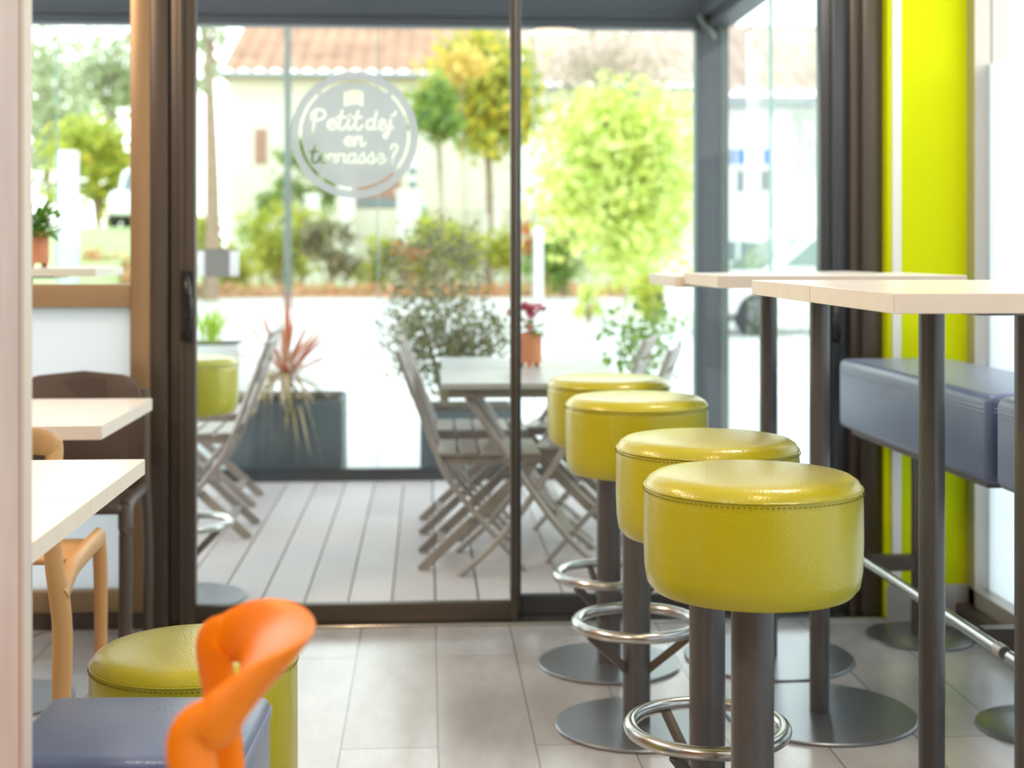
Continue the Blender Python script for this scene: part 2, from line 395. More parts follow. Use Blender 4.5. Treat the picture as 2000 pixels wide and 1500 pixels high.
# sliding glass door
d1 = root('door_1', (0, FY, 0)); struct(d1, 'dark framed sliding glass door onto the terrace', 'door')
jf = MB()
jf.box(-.853, -.80, .0, .14, 0, 2.3).box(-.806, -.796, .03, .14, 0, 2.3)
jf.box(1.39, 1.455, .02, .14, 0, 2.3).box(1.358, 1.392, .05, .14, 0, 2.3)
jf.box(-.853, 1.455, .0, .14, 2.22, 2.3)
jf.bevel(.004, 2).build('door_frame', M['frame'], d1)
MB().box(-.853, 1.455, -.03, .14, 0, .008).bevel(.002, 1).build('threshold', M['steel'], d1)
l1 = MB().box(-.796, -.718, .015, .06, .008, 2.22).box(-.768, -.752, .005, .015, .008, 2.22).box(.262, .283, .015, .055, .008, 2.22)
l1.box(-.718, .262, .018, .056, .008, .062).box(-.718, .262, .018, .056, 2.15, 2.22)
leaf1 = l1.bevel(.004, 2).build('door_panel', M['frame'], d1); leaf1['label'] = 'left sliding leaf with handle and round sticker'
MB().box(-.718, .262, .033, .041, .062, 2.15).build('glass', M['glass'], leaf1)
hd = MB()
hx = -.745
pth = spline([(hx, .01, 1.09), (hx + .002, -.012, 1.082), (hx + .012, -.034, 1.05), (hx + .018, -.042, .995), (hx + .012, -.034, .94), (hx + .002, -.012, .908), (hx, .01, .90)], 6)
hd.tube(pth, .011, 12).box(hx - .017, hx + .017, .004, .016, .885, 1.105)
hd.build('handle', M['black'], leaf1)
l2 = MB().box(.268, .30, .075, .12, .008, 2.22).box(1.268, 1.36, .075, .12, .008, 2.22).box(1.30, 1.318, .06, .075, .008, 2.22)
l2.box(.30, 1.268, .078, .116, .008, .066).box(.30, 1.268, .078, .116, 2.15, 2.22)
leaf2 = l2.bevel(.004, 2).build('door_panel', M['dark'], d1); leaf2['label'] = 'right sliding leaf behind bar tables'
MB().box(.30, 1.268, .093, .101, .066, 2.15).build('glass', M['glass'], leaf2)
h2 = MB(); hx = 1.318
h2.tube(spline([(hx, .07, 1.0), (hx - .004, .042, .99), (hx - .008, .03, .94), (hx - .004, .042, .89), (hx, .07, .88)], 6), .012, 12).box(hx - .016, hx + .016, .055, .064, .865, 1.015)
h2.build('handle', M['black'], leaf2)

# ------------------------------------------------------------------ round etched sticker on the door glass
LET = {
 'P': ([[(.42, 1.75), (.3, .9), (.22, .2), (.16, -.35)], [(.08, 1.0), (.12, 1.55), (.45, 1.95), (.9, 1.9), (1.08, 1.5), (.9, 1.1), (.5, .9)]], 1.2),
 'e': ([[(.06, .45), (.42, .5), (.62, .76), (.45, 1), (.18, .82), (.08, .4), (.28, .03), (.55, .06), (.8, .4)]], .74),
 't': ([[(.4, 1.85), (.24, 1.0), (.16, .3), (.3, .02), (.52, .08), (.72, .4)], [(.02, 1.18), (.66, 1.24)]], .66),
 'i': ([[(.22, 1), (.13, .4), (.22, .02), (.42, .1), (.58, .4)], [(.3, 1.42), (.31, 1.46)]], .52),
 'd': ([[(.66, .86), (.42, 1), (.14, .72), (.1, .25), (.32, 0), (.58, .28), (.76, 1.0), (.92, 1.85)], [(.76, 1.0), (.68, .3), (.84, .02), (1.06, .34)]], 1.0),
 'j': ([[(.34, 1), (.24, .2), (.1, -.6), (-.12, -.85), (-.24, -.6), (.06, -.22), (.5, .25)], [(.42, 1.42), (.43, 1.46)]], .55),
 "'": ([[(.2, 1.8), (.12, 1.42)]], .3),
 'n': ([[(.12, 1), (.05, 0)], [(.08, .5), (.34, .98), (.52, .85), (.46, .25), (.6, .02), (.84, .36)]], .8),
 'r': ([[(.02, .3), (.14, .98), (.32, .84), (.56, .9), (.48, .3), (.6, .02), (.8, .36)]], .74),
 'a': ([[(.6, .86), (.36, 1), (.12, .7), (.1, .25), (.3, .02), (.54, .34), (.66, .98)], [(.66, .98), (.58, .3), (.7, .02), (.9, .36)]], .84),
 's': ([[(.02, .35), (.4, 1.08), (.5, .6), (.5, .2), (.3, 0), (.1, .14)], [(.46, .08), (.74, .36)]], .7),
 '?': ([[(.1, 1.4), (.3, 1.8), (.66, 1.75), (.72, 1.35), (.4, .9), (.3, .5)], [(.24, .06), (.25, .1)]], .8),
 ' ': ([], .45)}

def sticker():
    cu, cv = 692.5, 263.5                       # centre of the sticker in the photo
    Y = FY + .0325
    c = at(cu, cv, Y); px = (at(cu + 1, cv, Y) - c).x
    R = 124.5 * px; k = 1.1 * px
    strokes = []
    def write(txt, x, base, xh, wid, adv):
        for ch in txt:
            ls, w = LET[ch]
            for st in ls: strokes.append((spline([(x + p[0] * xh * adv, base + p[1] * xh, 0) for p in st], 7), wid))
            x += w * xh * adv
    write('Petit', -86, 11, 19.5, 2.5, 1.36); write("dej'", 22, 11, 19.5, 2.4, 1.2)
    write('en', -21, -21, 17, 2.4, 1.6); write('terrasse', -87, -55, 18, 2.05, 1.4); write('?', 69, -55, 20, 2.3, 1.0)
    N = int(2 * R / k) + 1
    hole = set()
    for path, w in strokes:
        for p in path:
            i0, j0 = (p.x * px + R) / k, (p.y * px + R) / k; r = w * px / k
            for i in range(int(i0 - r), int(i0 + r) + 2):
                for j in range(int(j0 - r), int(j0 + r) + 2):
                    if (i + .5 - i0) ** 2 + (j + .5 - j0) ** 2 <= r * r: hole.add((i, j))
    b = MB(); grid = {}
    def V(i, j):
        if (i, j) not in grid: grid[i, j] = b.b.verts.new((-R + i * k, 0, -R + j * k))
        return grid[i, j]
    for i in range(N):
        for j in range(N):
            x, y = (-R + (i + .5) * k) / px, (-R + (j + .5) * k) / px
            r = math.hypot(x, y)
            if r > 124.5 or (i, j) in hole: continue
            a = math.degrees(math.atan2(y, x)) % 360
            if 103 < r < 109 and not any(abs((a - g + 180) % 360 - 180) < 3 for g in (50, 130, 270, 318)): continue
            if abs(x + 2) < 19 and 58 + 2.5 * math.cos(x * .16) < y < 87 + 2.5 * math.cos(x * .16): continue
            b.b.faces.new((V(i, j), V(i + 1, j), V(i + 1, j + 1), V(i, j + 1)))
    o = b.build('round_sticker', M['sticker'], None, c, flatn=True, normals=False)
    tag(o, "round white sticker reading Petit dej' en terrasse ? on the sliding door glass", 'sticker')
sticker()

# ================================================================== interior furniture
def lathe_seat(R, z0, z1):
    return [(0, z0), (R * .8, z0), (R * .915, z0 + .004), (R * .972, z0 + .016), (R * .995, z0 + .04), (R * 1.004, z0 + (z1 - z0) * .45), (R * 1.0, z1 - .045), (R * .992, z1 - .028), (R * .984, z1 - .0245), (R * .988, z1 - .021),
            (R * .962, z1 - .0125), (R * .9, z1 - .0055), (R * .8, z1 - .0025), (R * .5, z1), (0, z1 + .001)]

def stitches(R, z, n, m, parent):
    b = MB()
    for k in range(n):
        t0, t1 = 2 * PI * (k + .15) / n, 2 * PI * (k + .7) / n
        b.bar((R * math.cos(t0), R * math.sin(t0), z), (R * math.cos(t1), R * math.sin(t1), z), .0016, .0014)
    return b.build('stitching', m, parent)

def bar_stool():
    t = thing('bar_stool', (0, 0, 0), '', 'bar stool', 'lime bar stools along the high tables')
    MB().lathe(lathe_seat(.1745, .621, .8135), 96).build('seat', M['lime'], t)
    sm = MB().torus(.1735, .0016, (0, 0, .7905), 96, 8).build('seam', M['lime'], t)
    stitches(.1756, .7845, 130, M['seam'], sm)
    MB().lathe([(0, .006), (.0345, .006), (.0345, .6225), (0, .6225)], 40).build('pole', M['pole'], t)
    MB().lathe([(0, 0), (.195, 0), (.2, .002), (.2, .006), (.197, .0085), (0, .01)], 96).build('base', M['disc'], t)
    MB().torus(.147, .0135, (0, 0, .254), 72, 16).build('foot_ring', M['steel'], t)
    for k in range(3):
        a = math.radians(205 + 120 * k)
        c, s = math.cos(a), math.sin(a)
        MB().bar((c * .145, s * .145, .243), (c * .03, s * .03, .142), .012, .02).build('strut', M['strut'], t)
    return t

proto = bar_stool()
stools = [((.524, 2.267), 'lime bar stool nearest the camera, its whole seat in full view'),
          ((.537, 2.704), 'lime bar stool second from the camera, tucked behind the nearest one'),
          ((.514, 3.473), 'lime bar stool third from the camera, chrome foot ring and base fully visible'),
          ((.513, 3.994), 'lime bar stool closest to the sliding door, fourth in the row')]
for i, ((x, y), lb) in enumerate(stools):
    o = proto if i == 0 else copy_tree(proto)
    o.location = (x, y, 0); o.rotation_euler = (0, 0, (0, .5, .12, .35)[i]); o['label'] = lb
ot = copy_tree(proto); ot.location = (-.808, 4.83, 0); ot['label'] = 'lime bar stool out on the terrace, seen through glass beside the door handle'
ot['group'] = 'terrace stools'

# low lime pouf
t = thing('pouf', (-.401, 2.488, 0), 'low round lime pouf with pale top behind the orange chair', 'pouf')
MB().lathe(lathe_seat(.176, .03, .488), 96).build('seat', M['lime'], t)
sm = MB().torus(.175, .0018, (0, 0, .4645), 96, 8).build('seam', M['lime'], t)
stitches(.1772, .4585, 130, M['seam'], sm)
MB().lathe([(0, 0), (.15, 0), (.15, .032), (0, .032)], 48).build('plinth', M['black'], t)

# navy cushion seat
t = thing('cube_stool', (-.41, 2.05, 0), 'square navy leather cube seat behind the orange chair, lower left', 'stool', rz=math.radians(-3))
MB().box(-.166, .166, -.128, .145, .06, .492).bevel(.014, 4).build('seat', M['navy'], t)
pip = MB()
for z, r in ((.474, .0022), (.4655, .0014)):
    c = .004
    pip.tube([(-.166 + c, -.1285, z), (.166 - c, -.1285, z), (.1665, -.128 + c, z), (.1665, .145 - c, z), (.166 - c, .1455, z), (-.166 + c, .1455, z), (-.1665, .145 - c, z), (-.1665, -.128 + c, z)], r, 6, closed=True)
pip.build('piping', M['navyseam'], t)
MB().box(-.14, .14, -.12, .12, 0, .062).build('plinth', M['black'], t)

# ---- high tables
def high_table(name='high_table'):
    t = thing(name, (0, 0, 0), '', 'high table', 'white high tables')
    MB().box(-.3, .3, -.2245, .2245, 1.0772, 1.107).bevel(.0012, 1).build('tabletop', M['white'], t)
    e = MB()
    e.box(-.3008, -.2996, -.2238, .2238, 1.078, 1.1062).box(.2996, .3008, -.2238, .2238, 1.078, 1.1062)
    e.box(-.2995, .2995, -.2253, -.224, 1.078, 1.1062).box(-.2995, .2995, .224, .2253, 1.078, 1.1062)
    e.build('edge_band', M['edge'], t)
    MB().lathe([(0, .008), (.025, .008), (.025, 1.072), (0, 1.072)], 32).build('pole', M['pole'], t)
    MB().box(-.13, .13, -.11, .11, 1.069, 1.077).build('mounting_plate', M['pole'], t)
    MB().lathe([(0, 0), (.236, 0), (.24, .002), (.24, .0055), (.237, .008), (0, .0095)], 96).build('base', M['disc'], t)
    return t

pt = high_table()
tabs = [((.975, 2.2475), 'white high table nearest the camera, beside the closest lime stool', 0, 0), ((.975, 2.6995), 'white high table butted behind the nearest one', 0, -.001),
        ((.987, 3.55), 'white high table third from the camera, before the glass corner post', .002, .0), ((.978, 4.003), 'white high table farthest from the camera, by the sliding door', -.004, -.012)]
for i, ((x, y), lb, dz, tilt) in enumerate(tabs):
    o = pt if i == 0 else copy_tree(pt)
    o.location = (x, y, 0); o['label'] = lb
    for ch in o.children:
        if ch.name.startswith('base') or (i > 1 and ch.name.startswith('pole')): ch.location.y = (-.02, .02, -.02, .026)[i]
    if i in (2, 3):
        for ch in o.children:
            if ch.name.startswith(('tabletop', 'edge_band', 'mounting')): ch.location.z = dz; ch.rotation_euler = (0, tilt, 0)

# ---- padded high bench along the right window
def high_bench():
    t = thing('padded_bench', (0, 0, 0), '', 'bench', 'navy perching benches')
    MB().box(-.175, .175, -.555, .555, .622, .834).bevel(.022, 4).build('cushion', M['navy'], t)
    p = MB()
    for z in (.8, .791):
        p.tube([(-.1755, -.535, z), (-.1755, .535, z), (-.155, .5555, z), (.155, .5555, z), (.1755, .535, z), (.1755, -.535, z), (.155, -.5555, z), (-.155, -.5555, z)], .0017, 6, closed=True)
    p.build('piping', M['navyseam'], t)
    for y in (.42, -.40):
        MB().box(.015, .055, y - .025, y + .025, .006, .615).bevel(.004, 2).build('leg', M['frame'], t)
        MB().lathe([(0, 0), (.156, 0), (.16, .002), (.16, .006), (.156, .008), (0, .009)], 64, (.035, y, 0)).build('base', M['disc'], t)
        MB().box(-.12, .02, y - .02, y + .02, .205, .25).build('bracket', M['frame'], t)
    MB().tube([(-.135, .56, .232), (-.135, -.56, .232)], .0145, 20).build('foot_rail', M['steel'], t)
    MB().tube([(-.135, -.52, .232), (-.135, -.56, .232)], .0165, 20).build('rail_sleeve', M['alu'], t)
    MB().box(-.15, .15, -.5, .5, .606, .623).build('underframe', M['frame'], t)
    return t
b1 = high_bench(); b1.location = (1.462, 3.795, 0); b1.rotation_euler = (0, 0, math.radians(1.4)); b1['label'] = 'navy padded high bench whose far end meets the lime wall'
b2 = copy_tree(b1); b2.location = (1.49, 2.645, 0); b2['label'] = 'navy padded high bench continuing nearer, mostly cut off by the right edge'

# ---- dining tables on the left
def dining(name, x1, y0, y1, splits, label, poley, polex, th=.031):
    t = thing(name, (x1 - .3, (y0 + y1) / 2, 0), label, 'table')
    c = Vector((x1 - .3, (y0 + y1) / 2, 0))
    ys = [y0] + splits + [y1]
    for a, b in zip(ys, ys[1:]):
        MB().box(x1 - .6, x1, a + .0006, b - .0006, .75 - th, .75).move(-c).bevel(.0015, 1).build('tabletop', M['white'], t)
    e = MB()
    for a, b in zip(ys, ys[1:]):
        e.box(x1 - .0005, x1 + .0008, a + .001, b - .001, .75 - th + .001, .7492)
    e.box(x1 - .599, x1 - .001, y0 - .0008, y0 + .0004, .75 - th + .001, .7492).box(x1 - .599, x1 - .001, y1 - .0004, y1 + .0008, .75 - th + .001, .7492)
    e.move(-c).build('edge_band', M['edge'], t)
    MB().lathe([(0, .008), (.025, .008), (.025, .75 - th), (0, .75 - th)], 32, Vector((polex, poley, 0)) - c).build('pole', M['pole'], t)
    MB().lathe([(0, 0), (.155, 0), (.16, .002), (.16, .006), (0, .009)], 72, Vector((polex, poley, 0)) - c).build('base', M['disc'], t)
    return t
dining('dining_table', -.566, 1.96, 2.895, [2.43], 'white two-piece dining table nearer the pale wooden panel', 2.68, -.755)
dining('dining_table', -.777, 3.45, 4.08, [], 'white dining table by the left window, between oak and mocha chairs', 3.77, -1.08, .034)

# ---- pale wooden partition at the left edge
p = thing('partition_panel', (-.8, 1.76, 0), 'pale wood-grain partition panel cut off by the left edge', 'partition')
e1 = at(47, 0, 1.745).x; e0 = at(38.5, 0, 1.745).x
MB().box(-1.3 + .8, e0 - .0012 + .8, -.015, .02, 0, 2.75).build('panel', M['plank'], p)
MB().box(e0 - .0012 + .8, e0 + .8, -.0149, .0199, 0, 2.75).build('glue_line', M['redline'], p)
MB().box(e0 + .8, e1 + .8, -.015, .02, 0, 2.75).build('edge_band', M['plankedge'], p)

# ---- moulded chairs (curved top rail, legs that run up into it)
def sweep(b, pts, secs, ctr, seg=18):
    """oval section along pts; secs = (half thickness along the outward direction, half width across it)"""
    rings = []; n = len(pts)
    for i, p in enumerate(pts):
        d = (pts[min(i + 1, n - 1)] - pts[max(i - 1, 0)]).normalized()
        o = Vector((p.x - ctr[0], p.y - ctr[1], 0)); o -= d * o.dot(d); o.normalize(); q = d.cross(o)
        f = secs[i][2]; o, q = o * math.cos(f) - q * math.sin(f), q * math.cos(f) + o * math.sin(f)
        rings.append([b.b.verts.new(p + o * secs[i][0] * math.cos(2 * PI * k / seg) + q * secs[i][1] * math.sin(2 * PI * k / seg)) for k in range(seg)])
    for A, B in zip(rings, rings[1:]):
        for k in range(seg): b.b.faces.new((A[k], A[(k + 1) % seg], B[(k + 1) % seg], B[k]))
    b.b.faces.new(rings[0][::-1]); b.b.faces.new(rings[-1])
    return b

def rail_chair(name, m, label, w=.168, zt=.752, rh=.042, fx=-.15):
    """one-piece curved back flowing into the rear legs; faces +x, origin on the floor under the seat"""
    t = thing(name, (0, 0, 0), label, 'chair')
    half = [(-.187, .1895, .24), (-.183, .1885, .36), (-.190, w + .004, .50), (-.186, w, .60), (-.178, w, .68), (fx - .016, w, .735), (fx - .034, w * .96, zt - .006), (fx - .058, w * .78, zt + .004), (fx - .078, w * .42, zt + .008)]
    pts = spline([(x, -y, z) for x, y, z in half] + [(fx - .084, 0, zt + .009)] + [(x, y, z) for x, y, z in half[::-1]], 7)
    secs = []
    for p in pts:
        k = max(0, min(1, (p.z - .64) / (zt - .65))); g = max(0, 1 - (abs(p.y) / w) ** 2.2)
        secs.append((.0155 - .006 * k, .021 + .004 * k + (rh - .025) * g * k + (.0045 if p.z < .40 else .0045 * max(0, 1 - (p.z - .4) / .12)), .88 * k * g))
    b = MB(); sweep(b, pts, secs, (-.06, 0)); b.build('backrest', m, t)
    for s in (-1, 1):
        lg = spline([(-.196, s * .188, 0), (-.192, s * .189, .12), (-.187, s * .1895, .25)], 6)
        b = MB(); sweep(b, lg, [(.0125 + .003 * i / 12, .016 + .0095 * i / 12, 0) for i in range(13)], (-.06, 0)); b.build('leg', m, t)
        fr = spline([(.20, s * .185, 0), (.195, s * .187, .2), (.19, s * .187, .40), (.178, s * .183, .468)], 6)
        MB().tube(fr, [.0135 + .006 * i / len(fr) for i in range(len(fr))], 16, up=(1, 0, 0)).build('leg', m, t)
        MB().tube(spline([(-.185, s * .186, .412), (-.1, s * .187, .452), (.03, s * .188, .465), (.188, s * .184, .468)], 6), .023, 16, flat=(.75, 1.05)).build('side_rail', m, t)
    MB().box(-.03, .19, -.175, .175, .446, .466).bevel(.009, 3).build('seat', m, t)
    return t
oc = rail_chair('oak_chair', M['oak'], 'oak coloured chair tucked between the two white dining tables'); oc.location = (-.985, 3.345, 0); oc.rotation_euler = (0, 0, PI / 2)
og = rail_chair('orange_chair', M['orange'], 'glossy orange chair in the lower left foreground', .15, .752, .054, -.155); og.location = (-.392, 1.415, 0); og.rotation_euler = (0, 0, PI + .08)

# mocha chair with panel back, facing the camera
t = thing('mocha_chair', (-1.03, 4.16, 0), 'mocha brown plastic chair with panel back below the frosted window', 'chair')
W = .185
out = [(-W, .45), (W, .45), (W, .70)]
for k in range(9): a = PI / 2 * k / 8; out.append((W - .07 + .07 * math.cos(a), .727 + .07 * math.sin(a)))
out += [(0, .807)]
for k in range(9): a = PI / 2 * (1 + k / 8); out.append((-W + .07 + .07 * math.cos(a), .727 + .07 * math.sin(a)))
out += [(-W, .70)]
bk = MB().prism(out, .125, .143); bk.bevel(.006, 2, lambda e: e.calc_length() > .002 and abs(e.verts[0].co.y - e.verts[1].co.y) < 1e-5)
for v in bk.b.verts: v.co.y += (v.co.z - .45) * .13 - .05 * (v.co.x / W) ** 2 * min(1, (v.co.z - .45) / .2)
bk.build('backrest', M['mocha'], t)
for s in (-1, 1):
    MB().tube(spline([(s * .19, .185, 0), (s * .195, .165, .25), (s * .192, .15, .42), (s * .186, .14, .5), (s * .186, .14, .62), (s * .183, .148, .755)], 6), .018, 14, flat=(1, .8)).build('leg', M['mocha'], t)
    MB().tube(spline([(s * .20, -.19, 0), (s * .2, -.18, .25), (s * .198, -.17, .40), (s * .19, -.12, .452), (s * .19, 0, .462)], 6), .0205, 14, flat=(1, .9)).build('leg', M['mocha'], t)
    MB().tube([(s * .19, -.14, .45), (s * .19, .0, .462), (s * .19, .15, .462)], .018, 14).build('side_rail', M['mocha'], t)
MB().box(-.185, .185, -.18, .16, .438, .462).bevel(.01, 3).build('seat', M['mocha'], t)

# ================================================================== the terrace
TY = 7.22
dk = MB(); x = -3.0 - .0897 + .0725
k = 0
while x < 1.6:
    ya = FY + .145
    cuts = [ya, ya + (.9 if k % 3 == 0 else 1.7 if k % 3 == 1 else 2.2), TY + .12]
    for a, b in zip(cuts, cuts[1:]): dk.box(x + .003, x + .142, a + .001, b - .001, -.026, 0)
    x += .145; k += 1
struct(dk.build('terrace_deck', M['deck']), 'grooved greige deck boards of the terrace', 'deck')
struct(MB().box(-3.05, 1.62, FY + .145, TY + .12, -.1, -.03).build('deck_base', M['black']), 'dark substructure under the deck', 'deck')

# terrace enclosure: beams, posts, glass panels (one fixed construction)
te = root('terrace_enclosure'); struct(te, 'grey metal glazed terrace enclosure with flat roof', 'terrace')
zb = at(700, 50, TY).z
rb = MB().box(-3.0, 1.5, TY, TY + .1, zb, zb + .05).box(-3.0, 1.5, TY - .02, TY + .1, zb + .05, zb + .068).box(-3.0, 1.5, TY + .02, TY + .1, zb + .068, zb + .26)
rb.bevel(.003, 1).build('rear_beam', M['terrace'], te)
sb = MB().box(1.44, 1.56, FY + .15, TY, zb + .01, zb + .06).box(1.40, 1.56, FY + .15, TY, zb + .06, zb + .12).box(1.47, 1.56, FY + .15, TY, zb + .12, zb + .26)
sb.bevel(.003, 1).build('side_beam', M['terrace'], te)
MB().box(1.382, 1.498, TY, TY + .12, 0, zb + .2).box(1.40, 1.46, TY - .006, TY, 0, zb).bevel(.003, 1).build('corner_post', M['terrace'], te)
MB().box(1.505, 1.552, TY + .02, TY + .12, 0, zb + .2).bevel(.003, 1).build('side_post', M['greymetal'], te)
MB().bar((1.385, TY - .05, zb + .06), (1.47, TY + .01, zb - .05), .03, .025).build('brace', M['greymetal'], te)
ro = MB()
y = FY + .16
while y < TY + .05: ro.box(-3.0, 1.5, y, y + .075, zb + .26, zb + .285); y += .2
ro.build('unseen_roof_louvre', M['louvre'], te)  # unseen roof; blades spaced to let daylight down onto the deck
MB().box(-3.0, 1.4, TY, TY + .09, 0, .046).box(-3.0, 1.4, TY + .02, TY + .07, .046, .06).build('bottom_rail', M['dark'], te)
MB().box(1.49, 1.54, FY + .15, TY, 0, .046).build('side_rail', M['dark'], te)
xs = [-3.0, at(110, 0, TY).x, at(740, 0, TY).x, at(1046, 0, TY).x, 1.385]
for a, b in zip(xs, xs[1:]):
    g = MB().box(a + .004, b - .004, TY + .04, TY + .048, .06, zb).build('glass_panel', M['tglass'], te)
    MB().box(b - .009, b - .003, TY + .038, TY + .05, .06, zb).build('glass_edge', M['gedge'], g)
ys = [FY + .16, 5.44, 6.2, TY]
for a, b in zip(ys, ys[1:]):
    g = MB().box(1.51, 1.518, a + .004, b - .004, .046, zb + .01).build('glass_panel', M['tglass'], te)
    if b < TY: MB().box(1.506, 1.522, b - .009, b + .001, .046, zb + .01).build('glass_edge', M['gedge'], g)

# folding garden chair: faces +x, origin on the floor
def folding_chair():
    t = thing('folding_chair', (0, 0, 0), '', 'folding chair', 'slatted folding garden chairs')
    for s in (-1, 1):
        y = s * .178
        MB().tube(spline([(-.275, y, .80), (-.20, y, .60), (-.135, y, .43), (-.06, y, .29), (.19, y, 0)], 5), .02, 8, flat=(.55, 1.05), up=(0, 1, 0)).build('upright', M['garden_wood'], t)
        y = s * .152
        MB().bar((.235, y, .405), (-.195, y, 0), .02, .034).build('leg', M['garden_wood'], t)
        MB().bar((-.125, s * .165, .400), (.245, s * .165, .410), .018, .03).build('seat_rail', M['garden_wood'], t)
        MB().tube([(.0, s * .14, .195), (.0, s * .19, .195)], .008, 10).build('bolt', M['bolt'], t)
    b = MB()
    for k in range(5): b.box(-.125 + .076 * k, -.06 + .076 * k, -.19, .19, .418, .432)
    b.bevel(.003, 1).build('seat', M['garden_wood'], t)
    for x, z in ((-.268, .765), (-.232, .665)):
        MB().box(-.007, .007, -.17, .17, -.036, .036).rot(math.radians(-20), 'Y').move((x, 0, z)).bevel(.002, 1).build('back_slat', M['garden_wood'], t)
    MB().bar((-.115, -.15, .075), (-.115, .15, .075), .03, .02).build('stretcher', M['garden_wood'], t)
    return t
fc = folding_chair()
for i, (x, y, rz, lb) in enumerate([
        (.17, 5.36, 0, 'folding chair left of the slatted terrace table, nearer one'),
        (.17, 6.02, 0, 'folding chair left of the slatted terrace table, farther one'),
        (.675, 5.42, PI - .28, 'folding chair right of the terrace table, nearer one above the lime stools'),
        (.68, 6.05, PI - .28, 'folding chair right of the terrace table, farther one'),
        (-.915, 5.98, PI, 'folding chair turned away to the left before the red cordyline'),
        (-.98, 6.68, PI, 'folding chair behind the left one, only its legs showing')]):
    o = fc if i == 0 else copy_tree(fc)
    o.location = (x, y, 0); o.rotation_euler = (0, 0, rz); o['label'] = lb

def garden_table():
    t = thing('folding_table', (0, 0, 0), '', 'garden table', 'slatted folding tables')
    b = MB()
    for k in range(4): b.box(-.335, .335, -.3 + .151 * k, -.155 + .151 * k, .678, .70)
    b.bevel(.003, 1).build('tabletop', M['garden_top'], t)
    MB().box(-.31, .31, -.27, -.245, .645, .678).box(-.31, .31, .245, .27, .645, .678).build('apron', M['garden_wood'], t)
    for y, s in ((-.235, 1), (.235, 1), (-.205, -1), (.205, -1)):
        MB().tube(spline([(-.25 * s, y, .66), (-.06 * s, y, .38), (.1 * s, y, .16), (.27 * s, y, 0)], 5), .021, 8, flat=(.6, 1), up=(0, 1, 0)).build('leg', M['garden_wood'], t)
    MB().bar((.13, -.23, .15), (.13, .23, .15), .03, .022).build('stretcher', M['garden_wood'], t)
    return t
gt = garden_table(); gt.location = (.385, 5.31, 0); gt['label'] = 'grey slatted folding terrace table nearer the door'
g2 = copy_tree(gt); g2.location = (.395, 5.93, 0); g2['label'] = 'grey slatted folding terrace table carrying the pot of pink flowers'

# outdoor high table left with the potted plant
oh = copy_tree(pt); oh.location = (-1.44, 5.2, 0); oh['label'] = 'white high table out on the terrace behind the left window'; oh['group'] = 'terrace high tables'

def pot(name, loc, label, r=.052, h=.125):
    t = thing(name, loc, label, 'potted plant', None)
    MB().lathe([(0, .016), (r * .96, .016), (r, .022), (r, h), (r * .9, h), (r * .88, h - .015), (0, h - .015)], 40).build('pot', M['terracotta'], t)
    for k in range(3):
        a = 2 * PI * k / 3 + .5
        MB().lathe([(0, 0), (.010, 0), (.013, .018), (0, .018)], 12, (math.cos(a) * r * .72, math.sin(a) * r * .72, 0)).build('foot', M['terracotta'], t)
    MB().lathe([(0, h - .012), (r * .87, h - .012), (0, h - .006)], 24).build('soil', M['soil'], t)
    return t
pl = pot('potted_plant', at(66, 532, 5.12) * 1, 'green leafy plant in terracotta pot behind the left window')
pl.location.z = 1.107
rnd = random.Random(3); b = MB()
for k in range(170):
    a = rnd.uniform(0, 2 * PI); el = rnd.uniform(-.1, 1.4); L = rnd.uniform(.03, .105)
    base = Vector((math.cos(a) * .012, math.sin(a) * .012, .115))
    d = Vector((math.cos(a) * math.cos(el), math.sin(a) * math.cos(el), math.sin(el)))
    tip = base + d * L
    b.tube([base, tip], .0012, 4, cap=False)
    b.leaf(tip, d + Vector((rnd.gauss(0, .3), rnd.gauss(0, .3), rnd.gauss(0, .3))), rnd.uniform(.025, .05), rnd.uniform(.02, .034), .2, 3)
b.build('foliage', M['lf_pot'], pl, normals=False)
pc = pot('potted_cyclamen', at(1034, 716, 5.72), 'pink flowering plant in terracotta pot on the slatted terrace table', .05, .135); pc.location.z = .70
b = MB(); f = MB()
for k in range(46):
    a = rnd.uniform(0, 2 * PI); el = rnd.uniform(-.1, .9); L = rnd.uniform(.03, .085)
    d = Vector((math.cos(a) * math.cos(el), math.sin(a) * math.cos(el), math.sin(el))); base = Vector((0, 0, .12))
    b.leaf(base + d * L, d + Vector((0, 0, rnd.uniform(-.6, .3))), rnd.uniform(.03, .05), rnd.uniform(.026, .04), .3, 3)
for sx, sz in ((-.13, .04), (-.14, .085), (-.12, .005)):
    b.tube([(-.02, 0, .11), (-.055, 0, .11 + sz * .4)], .0015, 4, cap=False); b.leaf((-.05, 0, .11 + sz * .4), (sx, 0, sz - .03), .08, .05, .4, 4)
for k in range(20):
    a = rnd.uniform(0, 2 * PI); q = Vector((math.cos(a) * rnd.uniform(0, .085), math.sin(a) * .05, rnd.uniform(.19, .245)))
    f.tube([(0, 0, .12), q], .0012, 4, cap=False)
    for j in range(5): f.leaf(q, (math.cos(a + j * 1.25), math.sin(a + j * 1.25), .8), .03, .018, -.2, 2)
b.build('foliage', M['lf_pot'], pc, normals=False); f.build('flowers', M['petal'], pc, normals=False)

